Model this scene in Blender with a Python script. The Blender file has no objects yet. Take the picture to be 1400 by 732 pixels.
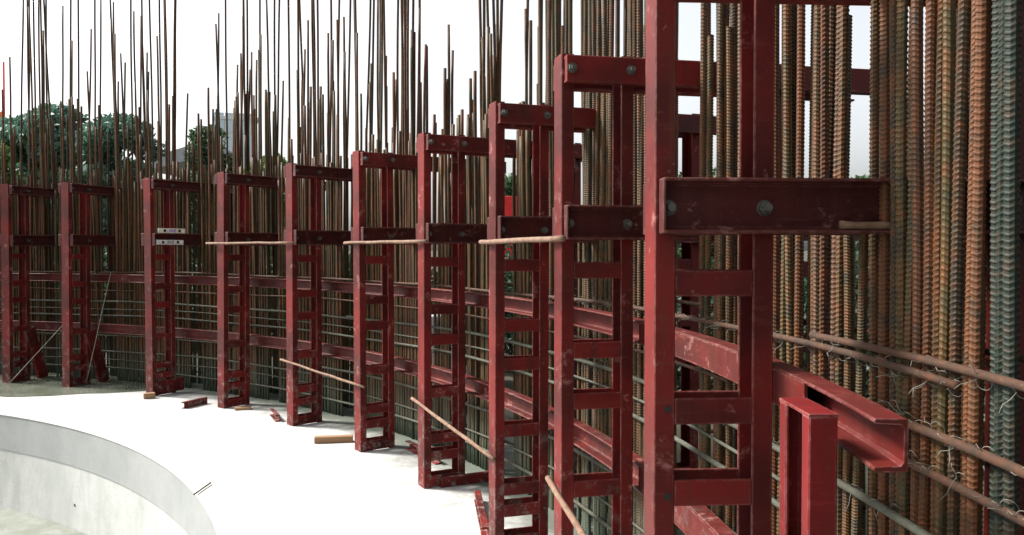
import bpy, bmesh, math, random
from mathutils import Vector, Matrix, Euler
import numpy as np
R_ = math.radians
scene = bpy.context.scene
COL = scene.collection

# ------------------------------------------------------------------ camera
cam = bpy.data.cameras.new('camera')
cam.sensor_width = 36.0
cam.lens = 36.0 * 1150 / 1400
cam.clip_start = 0.05
cam.clip_end = 2000
camo = bpy.data.objects.new('camera', cam)
camo.location = (0, 0, 1.68)
camo.rotation_euler = (R_(90 - 1.245), 0, 0)
COL.objects.link(camo)
scene.camera = camo

# ------------------------------------------------------------------ light
SUN_DIR = Vector((-0.92, 0.26, 0.90)).normalized()
EXPOSURE = 1.95
world = bpy.data.worlds.new('World')
scene.world = world
world.use_nodes = True
wn = world.node_tree
wn.nodes.clear()
sky = wn.nodes.new('ShaderNodeTexSky')
sky.sky_type = 'NISHITA'
sky.sun_disc = False
sky.sun_elevation = math.asin(SUN_DIR.z)
sky.sun_rotation = math.atan2(SUN_DIR.x, SUN_DIR.y)
sky.air_density = 1.0
sky.dust_density = 4.0
sky.ozone_density = 1.0
hsv = wn.nodes.new('ShaderNodeHueSaturation')
hsv.inputs['Saturation'].default_value = 0.22
bg = wn.nodes.new('ShaderNodeBackground')
bg.inputs['Strength'].default_value = 0.072
wo = wn.nodes.new('ShaderNodeOutputWorld')
wn.links.new(sky.outputs[0], hsv.inputs['Color'])
wn.links.new(hsv.outputs[0], bg.inputs['Color'])
wn.links.new(bg.outputs[0], wo.inputs[0])
sun = bpy.data.lights.new('sun', 'SUN')
sun.energy = 2.2
sun.angle = R_(12)
sun.color = (1.0, 0.96, 0.90)
suno = bpy.data.objects.new('sun', sun)
suno.rotation_euler = SUN_DIR.to_track_quat('Z', 'Y').to_euler()
suno.location = SUN_DIR * 40
COL.objects.link(suno)

scene.view_settings.view_transform = 'Standard'
scene.view_settings.look = 'None'
scene.view_settings.exposure = EXPOSURE
scene.view_settings.gamma = 1.0

# ------------------------------------------------------------------ layout (metres)
CX, CY = -8.732, 1.713          # centre of the round tank
RF = 9.114                      # radius of the inner face of the yoke legs
R_PIT = 7.70                    # radius of the central pit
R_IN, R_OUT = 9.720, 10.020      # the two rebar curtains
ANG = [0.0584, 0.2036, 0.3312, 0.4789, 0.6145, 0.7587, 0.9022, 1.0440, 1.2006, 1.3052]

def polar(r, th, z=0.0):
    return Vector((CX + r * math.cos(th), CY + r * math.sin(th), z))

# ------------------------------------------------------------------ node helpers
class NT:
    def __init__(s, name):
        s.m = bpy.data.materials.new(name)
        s.m.use_nodes = True
        s.t = s.m.node_tree
        s.t.nodes.clear()
        s.out = s.n('ShaderNodeOutputMaterial')
    def n(s, typ, **kw):
        nd = s.t.nodes.new(typ)
        for k, v in kw.items():
            setattr(nd, k, v)
        return nd
    def l(s, a, b):
        s.t.links.new(a, b)
    def setin(s, nd, **kw):
        for k, v in kw.items():
            nd.inputs[k.replace('_', ' ')].default_value = v
        return nd
    def coords(s, kind='Object', scale=(1, 1, 1)):
        tc = s.n('ShaderNodeTexCoord')
        mp = s.n('ShaderNodeMapping')
        mp.inputs['Scale'].default_value = scale
        s.l(tc.outputs[kind], mp.inputs['Vector'])
        return mp.outputs[0]
    def rnd(s, mul=50.0):
        oi = s.n('ShaderNodeObjectInfo')
        mt = s.n('ShaderNodeMath', operation='MULTIPLY')
        mt.inputs[1].default_value = mul
        s.l(oi.outputs['Random'], mt.inputs[0])
        return mt.outputs[0]
    def noise(s, vec, scale=5, detail=4, rough=0.6, w=None, dist=0.0):
        nd = s.n('ShaderNodeTexNoise')
        if w is not None:
            nd.noise_dimensions = '4D'
            s.l(w, nd.inputs['W'])
        nd.inputs['Scale'].default_value = scale
        nd.inputs['Detail'].default_value = detail
        nd.inputs['Roughness'].default_value = rough
        nd.inputs['Distortion'].default_value = dist
        s.l(vec, nd.inputs['Vector'])
        return nd.outputs['Fac']
    def ramp(s, fac, stops, interp='LINEAR'):
        nd = s.n('ShaderNodeValToRGB')
        nd.color_ramp.interpolation = interp
        el = nd.color_ramp.elements
        while len(el) < len(stops):
            el.new(0.5)
        for e, (p, c) in zip(el, stops):
            e.position = p
            e.color = (c[0], c[1], c[2], 1) if not isinstance(c, (int, float)) else (c, c, c, 1)
        s.l(fac, nd.inputs[0])
        return nd.outputs[0]
    def mix(s, fac, a, b, mode='MIX'):
        nd = s.n('ShaderNodeMix', data_type='RGBA', blend_type=mode)
        for sock, v in ((nd.inputs[0], fac), (nd.inputs[6], a), (nd.inputs[7], b)):
            if isinstance(v, (int, float)):
                sock.default_value = v
            elif isinstance(v, tuple):
                sock.default_value = (*v, 1)
            else:
                s.l(v, sock)
        return nd.outputs[2]
    def bsdf(s, color, rough=0.6, metal=0.0, bump=None, bstr=0.3, bdist=0.01, spec=0.5):
        b = s.n('ShaderNodeBsdfPrincipled')
        if isinstance(color, tuple):
            b.inputs['Base Color'].default_value = (*color, 1)
        else:
            s.l(color, b.inputs['Base Color'])
        if isinstance(rough, (int, float)):
            b.inputs['Roughness'].default_value = rough
        else:
            s.l(rough, b.inputs['Roughness'])
        b.inputs['Metallic'].default_value = metal
        b.inputs['Specular IOR Level'].default_value = spec
        if bump is not None:
            bp = s.n('ShaderNodeBump')
            bp.inputs['Strength'].default_value = bstr
            bp.inputs['Distance'].default_value = bdist
            s.l(bump, bp.inputs['Height'])
            s.l(bp.outputs[0], b.inputs['Normal'])
        s.l(b.outputs[0], s.out.inputs[0])
        return b

def mat_red(name, c1, c2, pale=0.575):
    t = NT(name)
    w = t.rnd(37)
    o = t.coords('Object')
    st = t.coords('Object', (16, 16, 1.1))
    big = t.noise(o, 2.2, 5, 0.6, w)
    strk = t.noise(st, 1.6, 4, 0.65, w)
    fine = t.noise(o, 38, 3, 0.7, w)
    base = t.mix(t.ramp(big, [(0.42, 0.0), (0.60, 1.0)]), c1, c2)
    base = t.mix(t.ramp(strk, [(0.48, 0.0), (0.75, 0.55)]), base, (c1[0] * 1.35, c1[1] * 2.3, c1[2] * 2.1))
    dirt = t.ramp(t.noise(st, 0.8, 5, 0.7, w), [(0.54, 0.0), (0.72, 0.75)])
    base = t.mix(dirt, base, (0.035, 0.013, 0.010))
    sc = t.ramp(t.noise(o, 7, 8, 0.8, w, 0.3), [(pale, 0.0), (pale + 0.06, 0.55)])
    base = t.mix(sc, base, (0.36, 0.17, 0.15))
    hz = t.ramp(t.noise(t.coords('Object', (3, 3, 26)), 1.4, 6, 0.75, w), [(0.56, 0.0), (0.68, 0.55)])
    base = t.mix(hz, base, (c1[0] * 2.0, c1[1] * 4.5, c1[2] * 4.0))
    rust = t.ramp(t.noise(o, 22, 5, 0.8, w), [(0.60, 0.0), (0.66, 0.8)])
    base = t.mix(rust, base, (0.10, 0.035, 0.015))
    sz = t.n('ShaderNodeSeparateXYZ'); t.l(o, sz.inputs[0])
    up = t.ramp(sz.outputs['Z'], [(0.0, 1.0), (0.9, 0.0)])
    spl = t.ramp(t.noise(o, 13, 8, 0.82, w), [(0.53, 0.0), (0.585, 0.8)])
    base = t.mix(t.mix(1.0, up, spl, 'MULTIPLY'), base, (0.20, 0.185, 0.165))
    run = t.ramp(t.noise(t.coords('Object', (34, 34, 0.9)), 1.0, 5, 0.7, w), [(0.60, 0.0), (0.72, 0.6)])
    base = t.mix(run, base, (0.085, 0.028, 0.010))
    bv = t.n('ShaderNodeBevel'); bv.samples = 4; bv.inputs['Radius'].default_value = 0.007
    ge = t.n('ShaderNodeNewGeometry')
    dt = t.n('ShaderNodeVectorMath', operation='DOT_PRODUCT')
    t.l(bv.outputs[0], dt.inputs[0]); t.l(ge.outputs['Normal'], dt.inputs[1])
    ed = t.ramp(dt.outputs['Value'], [(0.80, 1.0), (0.97, 0.0)])
    chip_glint = t.ramp(t.noise(o, 30, 5, 0.75, w), [(0.36, 0.0), (0.50, 0.85)])
    em = t.mix(1.0, ed, chip_glint, 'MULTIPLY')
    base = t.mix(em, base, t.mix(t.ramp(fine, [(0.45, 0.0), (0.55, 1.0)]), (0.30, 0.15, 0.14), (0.13, 0.05, 0.03)))  # chipped edges, pale so they also paint in the sunlit edge highlights
    rg = t.ramp(big, [(0.3, 0.45), (0.7, 0.68)])
    t.bsdf(base, rg, 0.0, fine, 0.25, 0.004, spec=0.22)
    return t.m

def mat_rebar(name='rebar_steel', tints=None, rust=0.8, island=False):
    t = NT(name)
    w = t.rnd(91)
    oi = t.n('ShaderNodeObjectInfo')
    st = t.coords('Object', (20, 20, 1.0))
    o = t.coords('Object')
    gi = t.n('ShaderNodeNewGeometry')
    tint = t.ramp(gi.outputs['Random Per Island'] if island else oi.outputs['Random'], tints or [
        (0.00, (0.062, 0.031, 0.010)), (0.16, (0.054, 0.041, 0.011)), (0.32, (0.100, 0.031, 0.009)),
        (0.42, (0.046, 0.043, 0.012)), (0.58, (0.068, 0.040, 0.013)), (0.72, (0.027, 0.032, 0.013)),
        (0.82, (0.070, 0.024, 0.011)), (0.90, (0.024, 0.021, 0.014))], 'CONSTANT')
    if tints is None:
        tint = t.mix(0.38, tint, (0.064, 0.034, 0.012))
    a = t.noise(st, 2.6, 5, 0.65, w)
    pt = t.noise(o, 11, 6, 0.75, w)
    tint = t.mix(t.ramp(pt, [(0.50, 0.0), (0.60, 0.75 * rust)]), tint, (0.125, 0.038, 0.011))
    tint = t.mix(t.ramp(pt, [(0.38, 0.8), (0.47, 0.0)]), tint, (0.022, 0.019, 0.013))
    base = t.mix(t.ramp(a, [(0.55, 0.0), (0.74, rust)]), tint, (0.150, 0.046, 0.012))
    base = t.mix(t.ramp(a, [(0.28, 0.95), (0.46, 0.0)]), base, (0.018, 0.019, 0.013))
    b = t.noise(o, 60, 4, 0.7, w)
    spl = t.ramp(t.noise(o, 16, 6, 0.8, w), [(0.60, 0.0), (0.68, 0.55)])
    base = t.mix(spl, base, (0.075, 0.058, 0.036))
    base = t.mix(t.ramp(b, [(0.56, 0.0), (0.75, 0.6)]), base, (0.090, 0.054, 0.026))
    # grey-green tint, stronger towards the foot of the bars
    sx = t.n('ShaderNodeSeparateXYZ')
    tc = t.n('ShaderNodeTexCoord')
    t.l(tc.outputs['Object'], sx.inputs[0])
    ad = t.n('ShaderNodeMath', operation='MULTIPLY_ADD')
    t.l(a, ad.inputs[0]); ad.inputs[1].default_value = 0.9
    t.l(sx.outputs['Z'], ad.inputs[2])
    foot_tint = t.ramp(ad.outputs[0], [(0.40, 0.8), (1.0, 0.0)])
    base = t.mix(foot_tint, base, (0.066, 0.104, 0.078))
    t.bsdf(base, 0.62, 0.0, b, 0.35, 0.003, spec=0.25)
    return t.m

def mat_rough(name, c1, c2, scale=6, rough=0.8, bump=0.4, bd=0.01, c3=None):
    t = NT(name)
    w = t.rnd(13)
    o = t.coords('Object')
    a = t.noise(o, scale, 6, 0.65, w)
    f = t.noise(o, scale * 9, 4, 0.7, w)
    base = t.mix(t.ramp(a, [(0.32, 0.0), (0.68, 1.0)]), c1, c2)
    if c3:
        base = t.mix(t.ramp(f, [(0.58, 0.0), (0.70, 0.55)]), base, c3)
    t.bsdf(base, rough, 0.0, f, bump, bd)
    return t.m

def mat_wood():
    t = NT('weathered_wood')
    w = t.rnd(17)
    g = t.noise(t.coords('Object', (3, 40, 40)), 2.0, 6, 0.7, w)
    base = t.mix(t.ramp(g, [(0.3, 0.0), (0.7, 1.0)]), (0.20, 0.10, 0.045), (0.32, 0.20, 0.105))
    t.bsdf(base, 0.75, 0, g, 0.4, 0.003)
    return t.m

def mat_slab():
    t = NT('slab_concrete')
    o = t.coords('Object')
    a = t.noise(o, 0.7, 7, 0.62)
    b = t.noise(o, 7, 6, 0.7)
    f = t.noise(o, 70, 4, 0.7)
    base = t.mix(t.ramp(a, [(0.36, 0.0), (0.66, 1.0)]), (0.40, 0.40, 0.385), (0.52, 0.52, 0.505))
    base = t.mix(t.ramp(b, [(0.52, 0.0), (0.74, 0.45)]), base, (0.40, 0.40, 0.37))
    sp = t.ramp(t.noise(o, 26, 3, 0.6), [(0.69, 0.0), (0.73, 0.85)])
    base = t.mix(sp, base, (0.15, 0.14, 0.12))
    ln2 = t.ramp(t.noise(t.coords('Object', (1, 1, 1)), 3.1, 8, 0.72, None, 1.2), [(0.485, 0.0), (0.50, 0.55), (0.515, 0.0)])
    base = t.mix(t.mix(1.0, ln2, t.ramp(a, [(0.45, 0.0), (0.6, 1.0)]), 'MULTIPLY'), base, (0.30, 0.30, 0.28))
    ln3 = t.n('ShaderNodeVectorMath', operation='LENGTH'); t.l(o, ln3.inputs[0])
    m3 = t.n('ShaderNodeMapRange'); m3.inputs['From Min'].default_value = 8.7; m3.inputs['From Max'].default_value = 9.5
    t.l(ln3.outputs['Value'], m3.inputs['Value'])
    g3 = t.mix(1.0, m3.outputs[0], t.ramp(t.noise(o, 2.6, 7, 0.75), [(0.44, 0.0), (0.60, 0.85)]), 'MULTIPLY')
    base = t.mix(g3, base, (0.15, 0.15, 0.135))  # stains thickened towards the legs, painting in their contact shade
    # ring of mud and drips where the bars come out of the slab
    ln = t.n('ShaderNodeVectorMath', operation='LENGTH')
    t.l(o, ln.inputs[0])
    ad = t.n('ShaderNodeMath', operation='MULTIPLY_ADD')
    t.l(b, ad.inputs[0]); ad.inputs[1].default_value = 0.5
    t.l(ln.outputs['Value'], ad.inputs[2])
    mp = t.n('ShaderNodeMapRange')
    mp.inputs['From Min'].default_value = 9.55; mp.inputs['From Max'].default_value = 9.85
    t.l(ad.outputs[0], mp.inputs['Value'])
    base = t.mix(mp.outputs[0], base, (0.10, 0.115, 0.09))
    t.bsdf(base, 0.85, 0, f, 0.3, 0.006)
    return t.m

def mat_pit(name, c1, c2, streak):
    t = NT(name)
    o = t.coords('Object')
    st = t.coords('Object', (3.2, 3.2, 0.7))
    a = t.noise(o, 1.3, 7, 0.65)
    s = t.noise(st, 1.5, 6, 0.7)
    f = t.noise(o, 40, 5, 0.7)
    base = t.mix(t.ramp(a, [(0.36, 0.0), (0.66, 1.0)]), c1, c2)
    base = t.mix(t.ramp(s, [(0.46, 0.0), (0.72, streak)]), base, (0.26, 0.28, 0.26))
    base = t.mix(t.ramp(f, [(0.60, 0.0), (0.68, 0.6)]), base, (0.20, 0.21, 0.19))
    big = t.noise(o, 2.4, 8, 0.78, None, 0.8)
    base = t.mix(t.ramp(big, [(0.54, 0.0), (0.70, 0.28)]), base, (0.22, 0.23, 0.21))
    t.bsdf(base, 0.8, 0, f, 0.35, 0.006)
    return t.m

def mat_leaf(name, c1, c2, c3):
    t = NT(name)
    g = t.n('ShaderNodeNewGeometry')
    col = t.ramp(g.outputs['Random Per Island'], [(0.0, c1), (0.5, c2), (1.0, c3)])
    b = t.bsdf(col, 0.55)
    tr = t.n('ShaderNodeBsdfTranslucent')
    t.l(col, tr.inputs[0])
    mx = t.n('ShaderNodeMixShader')
    mx.inputs[0].default_value = 0.3
    t.l(b.outputs[0], mx.inputs[1]); t.l(tr.outputs[0], mx.inputs[2])
    t.l(mx.outputs[0], t.out.inputs[0])
    return t.m

def mat_plain(name, c, rough=0.5, metal=0.0):
    t = NT(name)
    o = t.coords('Object')
    f = t.noise(o, 14, 4, 0.65)
    d = (c[0] * 0.7, c[1] * 0.7, c[2] * 0.7)
    t.bsdf(t.mix(t.ramp(f, [(0.4, 0.0), (0.7, 1.0)]), c, d), rough, metal, f, 0.1, 0.004)
    return t.m

def mat_puddle():
    t = NT('puddle_water')
    o = t.coords('Object')
    a = t.noise(o, 2.0, 5, 0.6)
    rp = t.noise(o, 22, 3, 0.6)
    base = t.mix(t.ramp(a, [(0.35, 0.0), (0.65, 1.0)]), (0.10, 0.115, 0.085), (0.17, 0.18, 0.145))
    t.bsdf(base, 0.14, 0, rp, 0.05, 0.004)
    return t.m

M = {
    'red': mat_red('red_oxide_paint', (0.060, 0.0068, 0.0060), (0.145, 0.0100, 0.0085)),
    'red_beam': mat_red('red_oxide_worn_shaded', (0.094, 0.0100, 0.0082), (0.045, 0.0064, 0.0056), 0.58),  # curved beams: red darkened for the shade inside the open channel
    'red_shaded': mat_red('red_paint_shaded', (0.058, 0.0085, 0.0080), (0.036, 0.0065, 0.0062), 0.58),  # crossbeams: shade under the flange put into a darker red
    'red_new': mat_red('red_paint_fresh', (0.125, 0.0060, 0.0068), (0.080, 0.0052, 0.0055), 0.62),
    'rebar': mat_rebar(),
    'rebar_mass': mat_rebar('rebar_steel_mass', island=True),
    'rebar_green': mat_rebar('rebar_steel_dark', [(0.0, (0.007, 0.017, 0.010)), (0.35, (0.010, 0.019, 0.013)), (0.7, (0.014, 0.017, 0.008))], 0.25),
    'rust_rod': mat_rough('rusty_rod', (0.105, 0.048, 0.025), (0.225, 0.140, 0.090), 22, 0.8, 0.5, 0.004, (0.08, 0.04, 0.02)),
    'hoop': mat_rough('hoop_steel', (0.018, 0.012, 0.006), (0.080, 0.026, 0.008), 20, 0.85, 0.5, 0.004, (0.055, 0.038, 0.022)),
    'hoop_low': mat_rough('hoop_steel_pale', (0.040, 0.034, 0.020), (0.078, 0.086, 0.064), 10, 0.85, 0.4, 0.004, (0.030, 0.020, 0.011)),  # paler, greyer steel for the low hoops
    'bolt': mat_rough('bolt_steel', (0.035, 0.033, 0.028), (0.10, 0.10, 0.092), 30, 0.4, 0.2, 0.003),
    'wire': mat_rough('tie_wire_steel', (0.10, 0.095, 0.075), (0.22, 0.21, 0.17), 20, 0.5, 0.2, 0.002),
    'wood': mat_wood(),
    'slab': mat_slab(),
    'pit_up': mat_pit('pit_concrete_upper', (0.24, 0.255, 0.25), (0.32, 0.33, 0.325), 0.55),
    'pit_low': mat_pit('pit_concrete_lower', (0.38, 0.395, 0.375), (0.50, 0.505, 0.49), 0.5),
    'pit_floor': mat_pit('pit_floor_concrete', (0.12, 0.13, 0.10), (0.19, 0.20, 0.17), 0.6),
    'hole': mat_plain('dark_hole', (0.02, 0.02, 0.018), 0.9),
    'earth': mat_rough('earth', (0.045, 0.036, 0.022), (0.030, 0.038, 0.018), 0.6, 0.95, 0.6, 0.04, (0.06, 0.05, 0.035)),
    'puddle': mat_puddle(),
    'bark': mat_rough('bark', (0.06, 0.045, 0.03), (0.10, 0.08, 0.055), 5, 0.9, 0.6, 0.02),
    'leaf_dark': mat_leaf('leaf_dark', (0.055, 0.125, 0.092), (0.075, 0.165, 0.118), (0.105, 0.200, 0.135)),
    'leaf_mid': mat_leaf('leaf_mid', (0.030, 0.070, 0.035), (0.050, 0.105, 0.048), (0.085, 0.14, 0.055)),
    'leaf_light': mat_leaf('leaf_light', (0.075, 0.13, 0.03), (0.12, 0.19, 0.04), (0.17, 0.24, 0.06)),
    'leaf_hedge': mat_leaf('leaf_hedge', (0.012, 0.034, 0.017), (0.022, 0.054, 0.026), (0.040, 0.078, 0.038)),
    'glass': mat_plain('pale_glass', (0.64, 0.76, 0.80), 0.3),
    'facade': mat_plain('pale_render', (0.80, 0.82, 0.80), 0.7),
    'roof': mat_plain('grey_roof', (0.34, 0.36, 0.38), 0.7),
    'white': mat_plain('white_sheet', (0.68, 0.74, 0.76), 0.6),
    'redpanel': mat_plain('bright_red_panel', (0.75, 0.02, 0.02), 0.5),
    'orange': mat_plain('orange_paint', (0.75, 0.20, 0.03), 0.5),
    'alu': mat_plain('aluminium_level', (0.72, 0.72, 0.70), 0.35),
    'alu_y': mat_plain('cream_level', (0.74, 0.72, 0.58), 0.4),
    'vial': mat_plain('black_vial', (0.015, 0.015, 0.015), 0.3),
    'purple': mat_plain('lilac_label', (0.45, 0.36, 0.62), 0.5),
}

# ------------------------------------------------------------------ mesh helpers
class MB:
    def __init__(s):
        s.v = []; s.f = []
    def add(s, verts, faces):
        b = len(s.v)
        s.v += [tuple(p) for p in verts]
        s.f += [tuple(i + b for i in f) for f in faces]
        return s
    def box(s, x0, x1, y0, y1, z0, z1, c=0.002):
        """box with chamfered edges"""
        c = min(c, (x1 - x0) * .3, (y1 - y0) * .3, (z1 - z0) * .3)
        bm = bmesh.new()
        bmesh.ops.create_cube(bm, size=1.0)
        for v in bm.verts:
            v.co = Vector(((x0 + x1) / 2 + v.co.x * (x1 - x0), (y0 + y1) / 2 + v.co.y * (y1 - y0), (z0 + z1) / 2 + v.co.z * (z1 - z0)))
        if c > 0:
            bmesh.ops.bevel(bm, geom=list(bm.edges), offset=c, segments=1, affect='EDGES', profile=0.5)
        bm.verts.index_update()
        s.add([v.co[:] for v in bm.verts], [[v.index for v in f.verts] for f in bm.faces])
        bm.free()
        return s
    def extrude(s, prof, frames):
        """closed 2D profile [(a,b)..] swept over frames [(origin, A, B)..], capped"""
        n = len(prof); b = len(s.v)
        for o, A, B in frames:
            for a, c in prof:
                s.v.append(tuple(o + A * a + B * c))
        for i in range(len(frames) - 1):
            for j in range(n):
                k = (j + 1) % n
                s.f.append((b + i * n + j, b + i * n + k, b + (i + 1) * n + k, b + (i + 1) * n + j))
        s.f.append(tuple(b + j for j in reversed(range(n))))
        s.f.append(tuple(b + (len(frames) - 1) * n + j for j in range(n)))
        return s
    def tube(s, pts, rad, n=8, cap=True):
        """round tube through points, radius number or list"""
        pts = [Vector(p) for p in pts]
        if isinstance(rad, (int, float)):
            rad = [rad] * len(pts)
        b = len(s.v)
        t0 = (pts[1] - pts[0]).normalized()
        up = Vector((0, 0, 1)) if abs(t0.z) < 0.9 else Vector((1, 0, 0))
        u = t0.cross(up).normalized()
        for i, p in enumerate(pts):
            t = (pts[min(i + 1, len(pts) - 1)] - pts[max(i - 1, 0)]).normalized()
            u = (u - t * u.dot(t)).normalized()
            w = t.cross(u)
            for j in range(n):
                a = 2 * math.pi * j / n
                s.v.append(tuple(p + (u * math.cos(a) + w * math.sin(a)) * rad[i]))
        for i in range(len(pts) - 1):
            for j in range(n):
                k = (j + 1) % n
                s.f.append((b + i * n + j, b + i * n + k, b + (i + 1) * n + k, b + (i + 1) * n + j))
        if cap:
            s.f.append(tuple(b + j for j in reversed(range(n))))
            s.f.append(tuple(b + (len(pts) - 1) * n + j for j in range(n)))
        return s
    def mesh(s, name, m, smooth=False):
        me = bpy.data.meshes.new(name)
        me.from_pydata(s.v, [], s.f)
        bm = bmesh.new(); bm.from_mesh(me)
        bmesh.ops.recalc_face_normals(bm, faces=bm.faces)
        bm.to_mesh(me); bm.free()
        me.materials.append(m)
        if smooth:
            me.polygons.foreach_set('use_smooth', [True] * len(me.polygons))
        me.update()
        return me

def link(name, me, parent=None, loc=None, rot=None, scale=None):
    o = bpy.data.objects.new(name, me)
    COL.objects.link(o)
    if parent: o.parent = parent
    if loc is not None: o.location = loc
    if rot is not None: o.rotation_euler = rot
    if scale is not None: o.scale = scale
    return o

def tag(o, label=None, cat=None, group=None, kind=None):
    if label: o['label'] = label
    if cat: o['category'] = cat
    if group: o['group'] = group
    if kind: o['kind'] = kind
    return o

def channel_prof(h, w, tw=0.007, tf=0.009, flip=1):
    """C profile: a = along the flange (0 at the web's outer face), b = height; rounded toes"""
    h2 = h / 2; c = 0.003
    p = [(c, -h2), (w - c, -h2), (w, -h2 + c), (w, -h2 + tf * .7), (w - c, -h2 + tf), (tw + .006, -h2 + tf + .002), (tw, -h2 + tf + .009),
         (tw, h2 - tf - .009), (tw + .006, h2 - tf - .002), (w - c, h2 - tf), (w, h2 - tf * .7), (w, h2 - c), (w - c, h2), (c, h2), (0, h2 - c), (0, -h2 + c)]
    return [(a * flip, b) for a, b in p]

# ------------------------------------------------------------------ the setting
def annulus(r0, r1, z, n=256, a0=0.0, a1=2 * math.pi, rings=1):
    mb = MB()
    closed = abs(a1 - a0 - 2 * math.pi) < 1e-6
    cnt = n if closed else n + 1
    for k in range(rings + 1):
        r = r0 + (r1 - r0) * k / rings
        for i in range(cnt):
            a = a0 + (a1 - a0) * i / n
            mb.v.append((r * math.cos(a), r * math.sin(a), z))
    for k in range(rings):
        for i in range(n):
            j = (i + 1) % cnt
            mb.f.append((k * cnt + i, k * cnt + j, (k + 1) * cnt + j, (k + 1) * cnt + i))
    return mb

# ring slab with thickness
mb = MB()
N = 320
prof = [(R_PIT + .05, -0.016), (R_PIT, -0.015), (R_PIT, -0.009), (R_PIT + 0.009, 0.0), (10.75, 0.0), (10.78, -0.02), (10.78, -0.30)]
for r, z in prof:
    for i in range(N):
        a = 2 * math.pi * i / N
        mb.v.append((r * math.cos(a), r * math.sin(a), z))
for k in range(len(prof) - 1):
    for i in range(N):
        j = (i + 1) % N
        mb.f.append((k * N + i, k * N + j, (k + 1) * N + j, (k + 1) * N + i))
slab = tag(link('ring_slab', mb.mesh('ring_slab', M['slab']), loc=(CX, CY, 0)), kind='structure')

def cyl_wall(name, r, z0, z1, m):
    mb = MB()
    for z, rr in ((z1, r), (z0, r)):
        for i in range(N):
            a = 2 * math.pi * i / N
            mb.v.append((rr * math.cos(a), rr * math.sin(a), z))
    for z, rr in ((z1, r + .25), (z0, r + .25)):
        for i in range(N):
            a = 2 * math.pi * i / N
            mb.v.append((rr * math.cos(a), rr * math.sin(a), z))
    for i in range(N):
        j = (i + 1) % N
        mb.f.append((i, j, N + j, N + i))
        mb.f.append((2 * N + i, 2 * N + j, j, i))
        mb.f.append((N + i, N + j, 3 * N + j, 3 * N + i))
    return mb.mesh(name, m)
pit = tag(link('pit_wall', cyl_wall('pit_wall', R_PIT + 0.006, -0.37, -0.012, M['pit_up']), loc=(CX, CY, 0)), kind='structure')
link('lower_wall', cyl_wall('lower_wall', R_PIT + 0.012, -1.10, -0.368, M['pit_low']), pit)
hm = MB().tube([(0, 0, 0), (-0.012, 0, 0)], 0.013, 10).mesh('tie_hole', M['hole'])
for th, z in ((.934, -.15), (.934, -.27), (.932, -.74), (1.30, -.16), (1.30, -.28)):
    link('tie_hole', hm, pit, (R_PIT * math.cos(th) + .02 * math.cos(th), R_PIT * math.sin(th) + .02 * math.sin(th), z), (0, 0, th))
mb = MB()
mb.v.append((0, 0, 0))
for i in range(128):
    a = 2 * math.pi * i / 128
    mb.v.append((7.8 * math.cos(a), 7.8 * math.sin(a), 0))
for i in range(128):
    mb.f.append((0, 1 + i, 1 + (i + 1) % 128))
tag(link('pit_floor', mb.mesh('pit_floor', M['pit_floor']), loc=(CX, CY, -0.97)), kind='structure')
gr = annulus(10.7, 900, 0, 160, rings=1)
tag(link('ground', gr.mesh('ground', M['earth']), loc=(CX, CY, -0.12)), kind='structure')

# shallow puddle on the far slab
rg = random.Random(5)
mb = MB()
n = 110; a0, a1 = 1.075, 1.75
for i in range(n + 1):
    a = a0 + (a1 - a0) * i / n
    s_ = min(1, (a - a0) / 0.16)
    inner = 9.42 - 1.20 * s_ ** 0.7 + 0.05 * math.sin(a * 31) + 0.035 * math.sin(a * 67 + 1) + 0.02 * math.sin(a * 140)
    mb.v.append((inner * math.cos(a), inner * math.sin(a), 0))
    mb.v.append((10.4 * math.cos(a), 10.4 * math.sin(a), 0))
for i in range(n):
    mb.f.append((2 * i, 2 * i + 1, 2 * i + 3, 2 * i + 2))
tag(link('puddle', mb.mesh('puddle', M['puddle']), loc=(CX, CY, 0.004)), kind='structure')

# ------------------------------------------------------------------ yoke frames
Z_LOW, Z_UP, Z_TOP, DEP = (1.720, 1.862), (2.368, 2.476), 2.492, 0.316
RUNGS = [(1.557, 1.625), (1.221, 1.290), (1.006, 1.075), (0.636, 0.705), (0.310, 0.378), (0.190, 0.258), (0.004, 0.086)]
V = Vector
def column_mesh(name, x0, dirx):
    pr = channel_prof(0.12, 0.055)
    A, B = V((dirx, 0, 0)), V((0, 1, 0))
    mb = MB().extrude(pr, [(V((x0, 0, z)), A, B) for z in (0.0, 0.8, 1.6, Z_TOP)])
    return mb.mesh(name, M['red'])
ME = {}
ME['front'] = column_mesh('front_column', 0.0, 1)
ME['back'] = column_mesh('back_column', DEP, -1)
ME['ofront'] = column_mesh('outer_column', 0.97, 1)
ME['oback'] = column_mesh('outer_column_back', 1.286, -1)
def batten(x0, x1, side, z0, z1, name='batten'):
    y = (-0.0592, -0.0510) if side < 0 else (0.0510, 0.0592)
    return MB().box(x0, x1, y[0], y[1], z0, z1, 0.0025).mesh(name, M['red'])
BAT = [(z, [batten(0.0553, DEP - 0.0553, s, *z) for s in (-1, 1)], [batten(1.0253, 1.2307, s, *z) for s in (-1, 1)]) for z in RUNGS]
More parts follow.
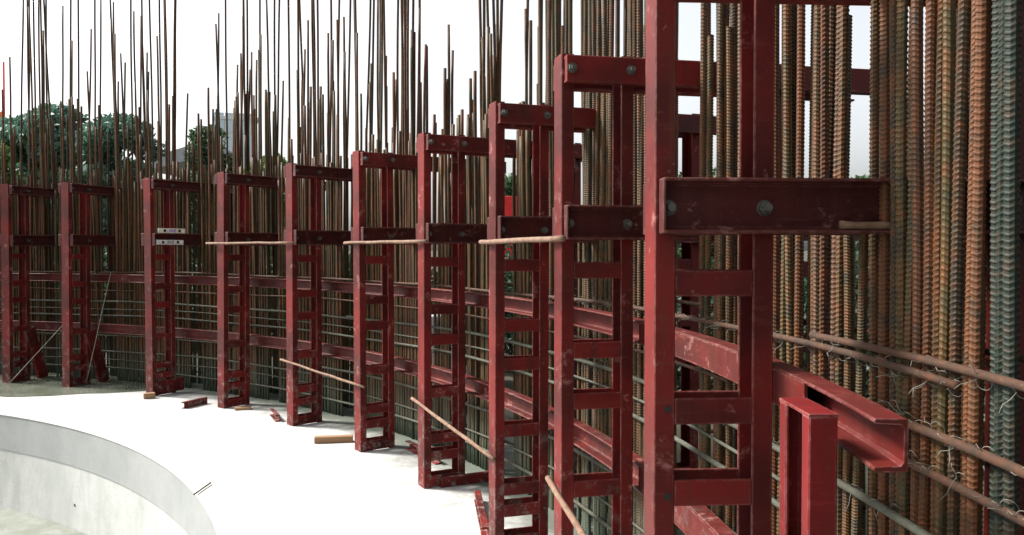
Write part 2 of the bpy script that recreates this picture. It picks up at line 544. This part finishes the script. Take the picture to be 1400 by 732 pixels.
def beam_mesh(name, z, open_side, x0, x1, dep):
    """crossbeam pair is one channel on each side of the legs; this is one of them"""
    zc = (z[0] + z[1]) / 2
    pr = channel_prof(z[1] - z[0], dep)
    out = {}
    for side in (-1, 1):
        mb = MB()
        if open_side:
            A = V((0, side, 0)); o = side * 0.0665
        else:
            A = V((0, -side, 0)); o = side * (0.0665 + dep)
        mb.extrude(pr, [(V((x, o, zc)), A, V((0, 0, 1))) for x in (x0, (x0 + x1) / 2, x1)])
        ya, yb = sorted((side * 0.0735, side * (0.0665 + dep - .002)))
        if open_side:
            mb.box(x0 - 0.004, x0 + 0.004, ya, yb, z[0] + .001, z[1] - .001, 0.002)
        else:
            mb.box(x0 + 0.001, x0 + 0.008, ya, yb - .006 if side > 0 else yb, z[0] + .010, z[1] - .010, 0.001)
        out[side] = mb.mesh(name, M['red_shaded'] if open_side else M['red'])
    return out
ME['low'] = beam_mesh('lower_crossbeam', Z_LOW, True, 0.012, 1.44, 0.056)
ME['up_flat'] = beam_mesh('upper_crossbeam', Z_UP, False, 0.010, 1.44, 0.046)
ME['up_open'] = beam_mesh('upper_crossbeam', Z_UP, True, 0.010, 1.44, 0.048)
def bolt_mesh():
    mb = MB()
    mb.tube([(0, 0, 0), (0, -0.004, 0)], 0.021, 16)          # washer
    mb.tube([(0, -0.004, 0), (0, -0.018, 0)], 0.0175, 6)     # nut
    mb.tube([(0, -0.018, 0), (0, -0.036, 0)], 0.0105, 10)    # shank end
    return mb.mesh('bolt', M['bolt'])
ME['bolt'] = bolt_mesh()
ME['base'] = MB().box(-0.012, DEP + 0.012, -0.078, 0.078, 0.0, 0.0035, 0.001).mesh('base_plate', M['red'])

LAB = [
    'nearest and largest red lattice frame with wide bolted channel and open bolt holes',
    'second red lattice frame from the right with two bolts on its upper crossbeam',
    'third red lattice frame from the right, red offcut leaning at its foot',
    'fourth red lattice frame from the right, pale sheet showing through its openings',
    'fifth red lattice frame from the right, beside the short timber plank on the slab',
    'sixth red lattice frame from the right, holding the far end of the farthest thin pole',
    'seventh red lattice frame from the right, fourth counted from the left edge',
    'red lattice frame carrying two pale spirit levels on its crossbeam',
    'second red lattice frame from the left edge, standing in the puddle',
    'leftmost red lattice frame, cut by the left edge of the photo',
]
rf = random.Random(11)
frames = []
for i, th in enumerate(ANG):
    p = polar(RF, th)
    root = link('yoke_frame', None, None, p, (R_(rf.uniform(-.25, .25)), R_(rf.uniform(-.25, .25)), th))
    tag(root, LAB[i], 'steel frame', 'red yoke frames standing in a ring')
    link('column', ME['front'], root)
    link('column', ME['back'], root)
    link('outer_column', ME['ofront'], root)
    link('outer_column', ME['oback'], root)
    for z, inn, outm in BAT:
        for me in inn: link('batten', me, root)
        for me in outm: link('outer_batten', me, root)
    up = ME['up_flat'] if i < 5 else ME['up_open']
    for key, z, y in ((ME['low'], Z_LOW, -0.0735), (up, Z_UP, -0.1125 if i < 5 else -0.0735)):
        nm = 'lower_crossbeam' if z is Z_LOW else 'upper_crossbeam'
        b = link(nm, key[-1], root)
        link(nm, key[1], root)
        for bx in (0.032, 0.284):
            link('bolt', ME['bolt'], b, (bx, y, (z[0] + z[1]) / 2 + (-.004 if z is Z_LOW else .0)), (0, rf.uniform(0, 6.28), 0))
    frames.append(root)
# bolt holes in the nearest leg
hb = MB().tube([(0, 0.004, 0), (0, -0.0012, 0)], 0.0095, 12).mesh('bolt_hole', M['hole'])
for z in (1.262, 1.032, 0.66):
    for x in (0.036,):
        link('bolt_hole', hb, frames[0], (x, -0.0602, z))
# diagonal foot braces on the two leftmost frames, kick plate on the one with the levels
for i in (8, 9):
    mb = MB()
    pr = channel_prof(0.15, 0.05)
    a, b = V((DEP - .02, -0.085, 0.66)), V((DEP + 0.20, -0.085, 0.0))
    t = (b - a).normalized(); A = t.cross(V((0, 1, 0))).normalized()
    mb.extrude(pr, [(a, V((0, 1, 0)), A), (b, V((0, 1, 0)), A)])
    link('foot_brace', mb.mesh('foot_brace', M['red']), frames[i])
link('kick_plate', MB().box(0.06, DEP + .10, -0.074, -0.0655, 0.02, 0.17, .002).mesh('kick_plate', M['red']), frames[7])

# ------------------------------------------------------------------ curved ring beams
def arc_frames(r0, z, a0, a1, n, drift=False):
    fr = []
    for i in range(n + 1):
        a = a0 + (a1 - a0) * i / n
        A = V((math.cos(a), math.sin(a), 0))
        r = r0 - .075 * max(0, (0.20 - a) / 0.22) ** 2 if drift else r0
        fr.append((polar(r, a, z), A, V((0, 0, 1))))
    return fr
def ring_beam(name, z0, a0, label, box_to, h):
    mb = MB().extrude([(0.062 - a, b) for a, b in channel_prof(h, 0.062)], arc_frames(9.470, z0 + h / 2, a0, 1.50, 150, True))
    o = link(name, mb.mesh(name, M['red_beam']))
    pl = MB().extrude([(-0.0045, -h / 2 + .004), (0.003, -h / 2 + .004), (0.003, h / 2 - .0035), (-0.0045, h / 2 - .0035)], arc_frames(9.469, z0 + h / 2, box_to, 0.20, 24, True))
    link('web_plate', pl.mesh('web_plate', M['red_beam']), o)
    tag(o, label, 'steel beam', 'curved beams running behind the frames')
    return o
ring_beam('ring_beam', 1.272, -0.0195, 'upper curved red channel beam with its cut end showing at the right', 0.026, 0.098)
ring_beam('ring_beam', 0.636, 0.085, 'lower curved red channel beam at knee height behind the frames', 0.09, 0.115)

# ------------------------------------------------------------------ rebar curtains
def wobble(q, amp):
    ph = [q.uniform(0, 6.28) for _ in range(4)]
    k = [q.uniform(.5, 1.1), q.uniform(1.2, 2.2)]
    return lambda z: (amp * (math.sin(k[0] * z + ph[0]) - math.sin(ph[0]) + .3 * math.sin(k[1] * z * 2 + ph[1]) - .3 * math.sin(ph[1])),
                      amp * (math.sin(k[0] * z + ph[2]) - math.sin(ph[2]) + .3 * math.sin(k[1] * z * 2 + ph[3]) - .3 * math.sin(ph[3])))
def ribbed_bar(L, r, seed, mt='rebar', pitch=0.0135, rib=0.0022, n=10, amp=0.008):
    q = random.Random(seed); f = wobble(q, amp)
    zs = []; z = 0.0
    while z < L:
        zs += [(z, 0), (z + pitch * .40, 0), (z + pitch * .56, 1), (z + pitch * .74, 1)]
        z += pitch
    mb = MB()
    for z, up in zs:
        x, y = f(z)
        for j in range(n):
            a = 2 * math.pi * j / n
            # slanted crescent ribs fading at the two longitudinal seams
            rr = r + (rib * (0.35 + .65 * abs(math.sin(a))) if up else 0) + (0.0013 if j in (0, n // 2) else 0)
            dz = 0.32 * r * math.cos(a) * (1 if math.sin(a) >= 0 else -1) if j not in (0, n // 2) else 0
            mb.v.append((x + rr * math.cos(a), y + rr * math.sin(a), max(0, z + dz)))
    m = len(zs)
    for i in range(m - 1):
        for j in range(n):
            k = (j + 1) % n
            mb.f.append((i * n + j, i * n + k, (i + 1) * n + k, (i + 1) * n + j))
    mb.f.append(tuple((m - 1) * n + j for j in range(n)))
    me = bpy.data.meshes.new('rebar'); me.from_pydata(mb.v, [], mb.f); me.materials.append(M[mt])
    return me
def plain_bar(L, r, seed, n=7, amp=0.008):
    q = random.Random(seed); f = wobble(q, amp)
    pts = [(*f(L * i / 16), L * i / 16) for i in range(17)]
    return MB().tube(pts, r, n).mesh('rebar_far', M['rebar'], True)
RIB_GREEN = [ribbed_bar(5.4, 0.0135, 500 + s, 'rebar_green') for s in range(3)]
RIB_LONG = [ribbed_bar(5.4, 0.0122, 100 + s) for s in range(5)]
RIB_SHORT = [ribbed_bar(2.75, 0.0122, 200 + s) for s in range(4)]
FAR_LONG = [plain_bar(5.2, 0.0118, 300 + s) for s in range(8)]
FAR_SHORT = [plain_bar(2.7, 0.0140, 400 + s) for s in range(6)]

def curtain(name, r, label, seed, a0, a1, step, splice, hoops, side, gaps):
    q = random.Random(seed)
    root = link(name, None, None, (CX, CY, 0))
    tag(root, label, 'rebar', 'rebar curtains of the tank wall')
    bars = []
    def put(th, dr, me, sz, lean):
        p = polar(r + dr, th) - V((CX, CY, 0))
        bars.append((p, me, (R_(q.gauss(0, lean)), R_(q.gauss(0, lean)), q.uniform(0, 6.28)), sz))
    a = a0
    while a < a1:
        near = a < 0.42
        if any(g0 < a < g1 for g0, g1 in gaps):
            if a < .35 and not (.15 < a < .30):      # cut bars that stop behind the crossbeam
                put(a, 0, q.choice(RIB_SHORT), q.uniform(.645, .665), .1)
                a += .0062
            else:
                a += 0.004
            continue
        sz = q.uniform(0.90, 1.02) if q.random() < .72 else q.uniform(1.02, 1.34)
        if a < 0.004 and r < 9.8:
            put(a, q.uniform(-.01, .01), q.choice(RIB_GREEN), 1, .15)
        elif near:
            if q.random() < 0.62:
                put(a, 0, q.choice(RIB_LONG), q.uniform(.85, 1.15), .22)
                if q.random() < splice:
                    put(a + q.choice((-1, 1)) * 0.0031, q.uniform(-.004, .004), q.choice(RIB_SHORT), sz, .1)
            else:
                put(a, 0, q.choice(RIB_SHORT), sz, .15)
                put(a + 0.0031, .003, q.choice(RIB_LONG), q.uniform(.8, 1.1), .4)
        else:
            put(a, 0, q.choice(FAR_SHORT), sz, .25)
            if q.random() < splice:
                put(a + q.choice((-1, 1)) * 0.003, q.uniform(-.005, .005), q.choice(FAR_LONG), q.uniform(.62, 1.12), .75)
                if q.random() < .45:
                    put(a + q.choice((-1, 1)) * 0.0058, q.uniform(-.02, .02), q.choice(FAR_LONG), q.uniform(.60, 1.1), .8)
        a += step * (q.uniform(.40, 1.75) * .94 if near else q.uniform(.55, 1.45) * .64) / r
    # the 300 nearest bars are parts of their own, the farthest ones one mass
    eye = V((-CX, -CY, 0))
    bars.sort(key=lambda t: (t[0] - eye).length)
    for p, me, ro, sz in bars[:300]:
        link('vertical_bar', me, root, p, ro, (1, 1, sz))
    rest = MB()
    for p, me, ro, sz in bars[300:]:
        mx = Matrix.LocRotScale(p, Euler(ro), V((1, 1, sz)))
        rest.add([mx @ v.co for v in me.vertices], [tuple(f.vertices) for f in me.polygons])
    if rest.v:
        tag(link('far_bars', rest.mesh('far_bars', M['rebar_mass'], True), root), kind='stuff')
    cnt = len(bars)
    for j, (z, h0, h1, rr) in enumerate(hoops):
        qq = random.Random(seed * 31 + j)
        rib = r < 9.7 and h0 < .1 and z > .9
        nseg = int((h1 - h0) * r / .0066) if rib else max(12, int((h1 - h0) * 40)); pts = []
        ph = qq.uniform(0, 6)
        for i in range(nseg + 1):
            th = h0 + (h1 - h0) * i / nseg
            pts.append(polar(r + side * (0.0135 + rr + .002), th, z + .008 * math.sin(th * 9 + ph) + .005 * math.sin(th * 23 + ph * 2)) - V((CX, CY, 0)))
        link('hoop_bar', MB().tube(pts, [rr + (.0020 if i % 2 else 0) for i in range(len(pts))] if rib else rr, 8).mesh('hoop_bar', M['hoop'] if z > 1.1 else M['hoop_low'], not rib), root)
    return root, cnt
HO_IN = [(1.379, 0.010, 0.62, .0100), (1.412, -0.13, 0.09, .0100), (1.385, 0.58, 1.47, .0100), (1.262, -0.13, 0.36, .0112), (1.177, -0.13, 0.040, .0100),
         (1.020, -0.13, 0.75, .0110), (1.008, 0.70, 1.47, .0110), (1.165, 0.16, 1.47, .0070), (0.915, 0.10, 1.47, .0070), (0.585, 0.08, 1.47, .0070), (0.275, 0.05, 1.47, .0070), (0.830, 0.1, 1.47, .0110), (0.470, -0.13, 0.80, .0110), (0.380, 0.74, 1.47, .0110), (0.160, -0.13, 1.47, .0110)]
HO_OUT = [(1.40, -0.13, 1.47, .0100), (1.12, -0.13, 1.47, .0100), (0.78, -0.13, 1.47, .0100), (0.44, -0.13, 1.47, .0100), (0.14, -0.13, 1.47, .0115)]
cur_in, n_in = curtain('rebar_curtain', R_IN, 'inner curtain of rusty ribbed rebars, tied with hoop bars, facing the red frames', 21, -0.13, 1.46, 0.063, 0.26, HO_IN, -1, [(.056, .0715), (.195, .222), (.345, .357), (.450, .478)] + [(t - .018, t + .002) for t in ANG[4:]])
cur_out, n_out = curtain('rebar_curtain', R_OUT, 'outer curtain of rusty rebars glimpsed through the gaps of the inner one', 22, -0.13, 1.46, 0.065, 0.26, HO_OUT, 1, [(.113, .130), (.257, .286), (.407, .418), (.360, .368), (.508, .536), (.585, .648), (.084, .089)])
print('bars', n_in, n_out)

# tie wires on the near crossings: twisted loops with loose tails
def tie_mesh(seed):
    q = random.Random(seed); mb = MB()
    loop = [(-.016 * math.cos(t) - .004, .017 * math.sin(t), .017 * math.cos(t * 1.0) * .6 - .008 * math.sin(t)) for t in [i * 6.28 / 12 for i in range(13)]]
    mb.tube(loop, .0008, 5)
    for k in range(1 + seed % 3):
        d = V((q.uniform(-1, -.2), q.uniform(-1, 1), q.uniform(-.7, 1))).normalized()
        L = q.uniform(.015, .06)
        p0 = V((-.018, 0, 0)); bend = V((q.uniform(-1, 1), q.uniform(-1, 1), q.uniform(-1, 1))) * .02
        mb.tube([p0, p0 + d * L * .4 + bend * .5, p0 + d * L * .8 + bend * .6, p0 + d * L + bend * 1.4], .0008, 5)
    return mb.mesh('tie_wire', M['wire'], True)
TIES = [tie_mesh(s) for s in range(6)]
q = random.Random(77)
for z, h0, h1 in ((1.379, 0.01, 0.4), (1.412, -0.1, 0.09), (1.262, -0.1, 0.36), (1.177, -0.1, 0.04), (1.02, -0.1, 0.4), (.47, 0.0, .4)):
    a = h0
    while a < h1:
        th = a + q.uniform(-.004, .004)
        link('tie_wire', q.choice(TIES), cur_in, polar(R_IN - .012, th, z + q.uniform(-.008, .008)) - V((CX, CY, 0)), (q.uniform(-.5, .5), q.uniform(-.5, .5), th), None)
        a += q.uniform(.006, .015)

# ------------------------------------------------------------------ rods tied across the leg fronts
def rod(name, a, b, rad, m, label, cat, group=None, sag=0.0, seed=0):
    a, b = V(a), V(b); q = random.Random(seed)
    mid = (a + b) / 2; pts = []
    for i in range(9):
        t = i / 8
        pts.append(a.lerp(b, t) - mid + V((q.uniform(-1, 1), q.uniform(-1, 1), q.uniform(-1, 1))) * rad * .22 - V((0, 0, sag * 4 * t * (1 - t))))
    rr = [rad * q.uniform(.9, 1.1) for _ in pts]
    o = link(name, MB().tube(pts, rr, 9).mesh(name, m, True), None, mid)
    return tag(o, label, cat, group)
def front_pt(i, z, t=0.0, off=0.014):
    th = ANG[i]
    return polar(RF - off, th, z) + V((-math.sin(th), math.cos(th), 0)) * t
G = 'rods tied across the leg fronts at eye level'
rod('steel_rod', front_pt(6, 1.742, .22), front_pt(5, 1.742, -.12), .0125, M['rust_rod'], 'leftmost pinkish rod tied across two frames at crossbeam height', 'rod', G, seed=1)
rod('steel_rod', front_pt(4, 1.735, .22), front_pt(3, 1.735, -.15), .0125, M['rust_rod'], 'middle pinkish rod tied between fifth and fourth frames at crossbeam height', 'rod', G, seed=2)
rod('steel_rod', front_pt(2, 1.722, .16), front_pt(1, 1.722, -.14), .0125, M['rust_rod'], 'rightmost pinkish rod spanning third and second frames at crossbeam height', 'rod', G, seed=3)
G = 'thin poles tied across the leg fronts at knee height'
rod('wooden_pole', front_pt(5, .62, .14), front_pt(4, .555, -.16), .0105, M['rust_rod'], 'farthest of the thin wooden poles, sloping between sixth and fifth frames', 'pole', G, seed=4)
rod('wooden_pole', front_pt(3, .605, .14), front_pt(2, .53, -.08), .0110, M['rust_rod'], 'thin wooden pole sloping from the fourth frame to the third', 'pole', G, seed=5)
rod('wooden_pole', front_pt(1, .675, .12), front_pt(0, .64, .05), .0130, M['rust_rod'], 'nearest thin wooden pole, running off the bottom edge past the second frame', 'pole', G, seed=6)
# stub of bar lying on the lower flange of the nearest crossbeam
th = ANG[0]; er = V((math.cos(th), math.sin(th), 0)); et = V((-math.sin(th), math.cos(th), 0))
base = polar(RF, th, Z_LOW[0] + .009 + .0125)
rod('bar_stub', base + er * .475 - et * .102, base + er * .735 - et * .098, .0115, M['rust_rod'], 'short tan bar stub lying on the lower lip of the nearest crossbeam', 'rod', seed=7)

# ------------------------------------------------------------------ short red post beside the nearest frame
post = link('short_post', None, None, (0.596, 1.690, 0), (0, 0, R_(90)))
tag(post, 'short bright red laced steel post standing below the upper curved beam end', 'steel post')
HP = 1.358
pr = channel_prof(0.056, 0.040)
for sx in (-1, 1):
    link('column', MB().extrude([(a, b) for a, b in pr], [(V((0.088 * sx, 0, z)), V((-sx, 0, 0)), V((0, 1, 0))) for z in (0, .7, HP)]).mesh('post_column', M['red_new']), post)
link('cap_plate', MB().box(-.089, .089, -.029, .029, HP, HP + .007, .001).mesh('cap_plate', M['red_new']), post)
link('side_plate', MB().box(-.050, .050, -.0275, -.022, 0.0, HP - .001, .001).mesh('side_plate', M['red_new']), post)
for z in (0.02, 0.36, 0.70, 1.05):
    link('batten', MB().box(-.08, .08, -.0215, .0265, z, z + .008, .001).mesh('post_batten', M['red_new']), post)

# ------------------------------------------------------------------ spirit levels on the eighth frame
def level(loc, rz, m, lab, purple=False):
    o = link('spirit_level', None, None, loc, (0, 0, rz))
    tag(o, lab, 'spirit level', 'spirit levels on one crossbeam')
    L = 0.36
    body = MB().box(0, L, -.012, .012, 0, .058, .003).mesh('level_body', m)
    link('body', body, o)
    for x in (.08, .28):
        link('vial', MB().tube([(x, -.0138, .030), (x, -.009, .030)], .017, 14).mesh('vial', M['vial']), o)
    link('sticker', MB().box(.135, .225, -.0132, -.010, .012, .048, 0).mesh('sticker', M['purple'] if purple else M['roof']), o)
    return o
th = ANG[7]; er = V((math.cos(th), math.sin(th), 0)); et = V((-math.sin(th), math.cos(th), 0))
level(polar(RF, th, Z_LOW[1] + .001) + er * .06 - et * .100, th, M['alu_y'], 'cream spirit level standing on top of the crossbeam', True)
level(polar(RF, th, Z_LOW[0] + .010) + er * .035 - et * .100, th, M['alu'], 'white spirit level standing inside the crossbeam lip, below the cream one')

# ------------------------------------------------------------------ offcuts and timber on the slab
def offcut(r, th, L, rz, label, tilt=0.0, h=.07, z=0.0):
    pr = channel_prof(h, .045)
    mb = MB().extrude(pr, [(V((-L / 2, 0, h / 2)), V((0, 1, 0)), V((0, 0, 1))), (V((L / 2, 0, h / 2)), V((0, 1, 0)), V((0, 0, 1)))])
    o = link('channel_offcut', mb.mesh('channel_offcut', M['red']), None, polar(r, th, z), (0, tilt, rz))
    return tag(o, label, 'steel offcut', 'red channel offcuts on the slab')
offcut(9.02, 0.936, .34, R_(68), 'dark red channel offcut lying alone on the slab beside the eighth frame')
offcut(9.25, 0.388, .75, R_(96), 'red channel offcut lying across the foot of the third frame from the right')
offcut(9.43, 0.468, .40, R_(25), 'red channel offcut lying on the slab inside the foot of the fourth frame')
offcut(9.50, 0.565, .60, R_(120), 'red channel offcut lying against the rebars behind the fifth frame')
offcut(9.20, 0.802, .36, R_(115), 'red channel offcut leaning behind the sixth frame', 0.0)
def timber(name, r, th, sx, sy, sz, rz, label, cat, m='wood'):
    o = link(name, MB().box(-sx / 2, sx / 2, -sy / 2, sy / 2, 0, sz, .004).mesh(name, M[m]), None, polar(r, th, 0.001), (0, 0, rz))
    return tag(o, label, cat)
timber('timber_plank', 9.09, 0.660, .33, .07, .055, R_(10), 'short timber plank on the slab beside the fifth frame', 'plank')
timber('wood_block', 9.02, 1.030, .12, .08, .06, R_(30), 'small yellow wood block at the foot of the frame with levels', 'wood block')
timber('wood_shim', 9.22, 0.875, .16, .10, .025, R_(15), 'flat timber shim under the foot of the seventh frame', 'wood block')
o = rod('thin_stick', polar(R_PIT - .02, .545, .012), polar(R_PIT + .14, .575, .012), .006, M['bark'], 'dark thin stick lying over the edge of the round pit', 'stick', seed=9)

# guy wires at the left
rod('guy_wire', polar(9.42, 1.155, 1.40), polar(9.28, 1.185, 0.02), .0055, M['wire'], 'taut pale wire slanting to the floor right of the second frame from left', 'wire', seed=10)
rod('guy_wire', polar(9.36, 1.225, 0.80), polar(8.98, 1.285, 0.02), .0055, M['wire'], 'short pale wire slanting to the puddle between the two leftmost frames', 'wire', seed=12)

# ------------------------------------------------------------------ vegetation
def leaf_mesh(name, pts, size, m, seed):
    rng = np.random.default_rng(seed)
    pts = np.asarray(pts, float); n = len(pts)
    u = rng.normal(size=(n, 3)); u /= np.linalg.norm(u, axis=1)[:, None]
    w = rng.normal(size=(n, 3)); w -= (w * u).sum(1)[:, None] * u; w /= np.linalg.norm(w, axis=1)[:, None]
    s = size * rng.uniform(.55, 1.3, n)[:, None]
    nn = np.cross(u, w)
    v = np.stack([pts - u * s, pts + w * s * .45 + nn * s * .12, pts + u * s, pts - w * s * .45 + nn * s * .12], 1).reshape(-1, 3)
    me = bpy.data.meshes.new(name)
    me.vertices.add(4 * n); me.vertices.foreach_set('co', v.ravel())
    me.loops.add(4 * n); me.loops.foreach_set('vertex_index', np.arange(4 * n))
    me.polygons.add(n); me.polygons.foreach_set('loop_start', np.arange(n) * 4); me.polygons.foreach_set('loop_total', np.full(n, 4))
    me.materials.append(m); me.update(); me.validate()
    return me
def tree(name, loc, h, rad, m, label, seed, n=7000, leaf=.16, conifer=False, z_low=.12, group='trees outside the tank'):
    rng = np.random.default_rng(seed); q = random.Random(seed)
    root = link(name, None, None, loc); tag(root, label, 'tree', group)
    mb = MB()
    tp = [(0, 0, 0), (.05 * rad, .02, h * .3), (-.04 * rad, .05, h * .6), (.02, 0, h * .93)]
    mb.tube(tp, [h * .026, h * .02, h * .012, h * .004], 8)
    clumps = []
    nl = 70 if not conifer else 150
    for k in range(nl):
        t = q.uniform(z_low, 1.0)
        if conifer:
            rr = rad * (1.05 - t) * q.uniform(.35, 1.0) + .12
        else:
            rr = rad * math.sin(math.pi * min(1, (t * .82 + .16))) ** .6 * q.uniform(.25, 1.0)
        a = q.uniform(0, 6.283)
        c = V((rr * math.cos(a), rr * math.sin(a), h * t * .94))
        cr = rad * q.uniform(.16, .30) * (1 if not conifer else .8)
        clumps.append((c, cr))
        z0 = max(.1 * h, c.z - rr * (.7 if not conifer else .1))
        if k % 2 == 0:
            mb.tube([(0, 0, z0), tuple(V((c.x * .5, c.y * .5, (z0 + c.z) / 2 + .05 * h))), tuple(c)], [h * .008, h * .005, h * .002], 5)
    link('trunk', mb.mesh('trunk', M['bark'], True), root)
    wts = np.array([c[1] ** 2 for c in clumps]); wts /= wts.sum()
    idx = rng.choice(len(clumps), n, p=wts)
    cc = np.array([c[0][:] for c in clumps])[idx]; cr = np.array([c[1] for c in clumps])[idx]
    d = rng.normal(size=(n, 3)); d /= np.linalg.norm(d, axis=1)[:, None]
    pts = cc + d * (cr * rng.uniform(.3, 1.05, n) ** .6)[:, None] * np.array([1.15, 1.15, .8])
    link('crown', leaf_mesh('crown', pts, leaf, m, seed), root)
    return root
def at(px, d):
    return ((px - 700) / 1150 * d, d, -.12)
tree('broadleaf_tree', at(62, 26), 6.4, 2.3, M['leaf_dark'], 'tall dark green broadleaf tree at the far left behind the rebars', 1, 30000, .115)
tree('broadleaf_tree', at(165, 25), 5.9, 1.9, M['leaf_dark'], 'dark bluish green tree right of the tallest one at the left', 2, 24000, .11)
tree('broadleaf_tree', at(112, 29), 6.3, 2.3, M['leaf_dark'], 'dark tree set back between two taller dark crowns at the left', 3, 28000, .12)
tree('broadleaf_tree', at(-15, 24), 5.0, 1.6, M['leaf_light'], 'light green tree cut by the left edge of the photo', 4, 14000, .10)
tree('conifer_tree', at(285, 30), 6.3, 2.0, M['leaf_mid'], 'layered green conifer in front of the pale building', 5, 30000, .10, True)
tree('light_bush', at(365, 22), 4.3, 1.25, M['leaf_light'], 'yellow green bush top right of the conifer', 6, 12000, .09)
tree('broadleaf_tree', at(955, 48), 6.5, 2.3, M['leaf_mid'], 'distant tree seen in the nearest frame above its crossbeam', 7, 5000, .22)
tree('broadleaf_tree', at(1172, 60), 7.2, 2.6, M['leaf_mid'], 'distant tree tip showing in the wide gap of the right rebars', 8, 5000, .25)
tree('broadleaf_tree', at(705, 40), 5.6, 2.2, M['leaf_mid'], 'distant tree behind the third frame from the right', 9, 5000, .2)

rng = np.random.default_rng(3)
n = 120000
a = rng.uniform(-.45, 1.75, n); rr = rng.uniform(13.2, 15.6, n)
hh = 1.62 + .22 * np.sin(a * 17) + .16 * np.sin(a * 41 + 1) + .1 * np.sin(a * 83 + 2) - .5 * np.abs(rr - 14.2) / 1.4
zz = -.1 + (hh + .1) * rng.uniform(0, 1, n) ** .75
hedge = link('hedge', leaf_mesh('hedge', np.stack([CX + rr * np.cos(a), CY + rr * np.sin(a), zz], 1), .065, M['leaf_hedge'], 8))
tag(hedge, 'dark green scrub growing outside behind the rebar curtains', 'shrubs', kind='stuff')

# ------------------------------------------------------------------ things outside
def building():
    x0, y0 = at(293, 70)[0], 70
    w, d, h = 3.55, 3.0, 12.6
    o = link('glass_building', None, None, (x0, y0, -.12), (0, 0, R_(19)))
    tag(o, 'pale blue glass building rising behind the conifer', 'building')
    link('wall', MB().box(.06, w - .06, .06, d, 0, h, .02).mesh('wall', M['facade']), o)
    pm = {}
    for i in range(4):
        for k in range(7):
            zz0 = .4 + k * 1.85
            link('window', MB().box(.08 + i * .83, .08 + i * .83 + .76, 0, .05, zz0, zz0 + 1.68, .01).mesh('window', M['glass']), o)
    link('parapet', MB().box(-.05, w + .05, -.05, d + .05, h + .002, h + .3, .02).mesh('parapet', M['facade']), o)
building()
def shed():
    x0 = at(203, 45)[0]
    o = link('open_shed', None, None, (x0, 45, -.12), (0, 0, 0))
    tag(o, 'grey sloping canopy roof on thin posts left of the conifer', 'shed')
    mb = MB()
    f = [V((0, 0, 6.0)), V((2.9, 0, 6.75)), V((2.9, 0, 7.55)), V((0, 0, 6.65))]
    mb.add(f + [p + V((0, 6, 0)) for p in f], [(0, 1, 2, 3), (7, 6, 5, 4), (0, 4, 5, 1), (1, 5, 6, 2), (2, 6, 7, 3), (3, 7, 4, 0)])
    link('roof', mb.mesh('roof', M['roof']), o)
    for x in (.2, 2.6):
        link('post', MB().box(x, x + .14, .3, .44, 0, 6.2, .01).mesh('post', M['roof']), o)
shed()
def stack():
    p = V((-0.84, 11.1, 0))
    o = link('covered_stack', None, None, (p.x, p.y, -.12), (0, 0, .1))
    tag(o, 'pale blue white sheeted stack outside, seen through the fourth frame', 'stack')
    q = random.Random(4)
    for k in range(4):
        link('sheet', MB().box(-.38 + q.uniform(-.02, .02), .38 + q.uniform(-.02, .02), -.55, .55, .02 + k * .24, .02 + k * .24 + .232, .02).mesh('sheet', M['white']), o)
stack()
def panel():
    p = V((-0.12, 14.0, 0))
    o = link('red_panel', None, None, (p.x, p.y, -.12), (0, 0, 1.5))
    tag(o, 'bright red board on two posts outside, seen through the third frame', 'sign board')
    link('board', MB().box(-.02, .02, -.30, .30, 1.5, 2.68, .004).mesh('board', M['redpanel']), o)
    for y in (-.22, .22):
        link('post', MB().box(.021, .06, y - .02, y + .02, 0, 2.6, .003).mesh('panel_post', M['roof']), o)
panel()
def mast():
    x, y, z = at(8, 28)
    o = link('site_mast', None, None, (x, y, z))
    tag(o, 'thin red mast with an orange flag at the left edge', 'mast')
    link('pole', MB().tube([(0, 0, 0), (0, 0, 8.0)], .04, 8).mesh('pole', M['redpanel'], True), o)
    mb = MB(); v = []; f = []
    for i in range(7):
        for k in range(5):
            v.append((-.04 - i * .09, .05 * math.sin(i * 1.1 + k * .4), 6.4 - k * .38 - .03 * i))
    for i in range(6):
        for k in range(4):
            f.append((i * 5 + k, (i + 1) * 5 + k, (i + 1) * 5 + k + 1, i * 5 + k + 1))
    v2 = [(a, b + .012, c) for a, b, c in v]
    mb.add(v, f).add(v2, [tuple(reversed(t)) for t in f])
    link('flag', mb.mesh('flag', M['orange'], True), o)
mast()
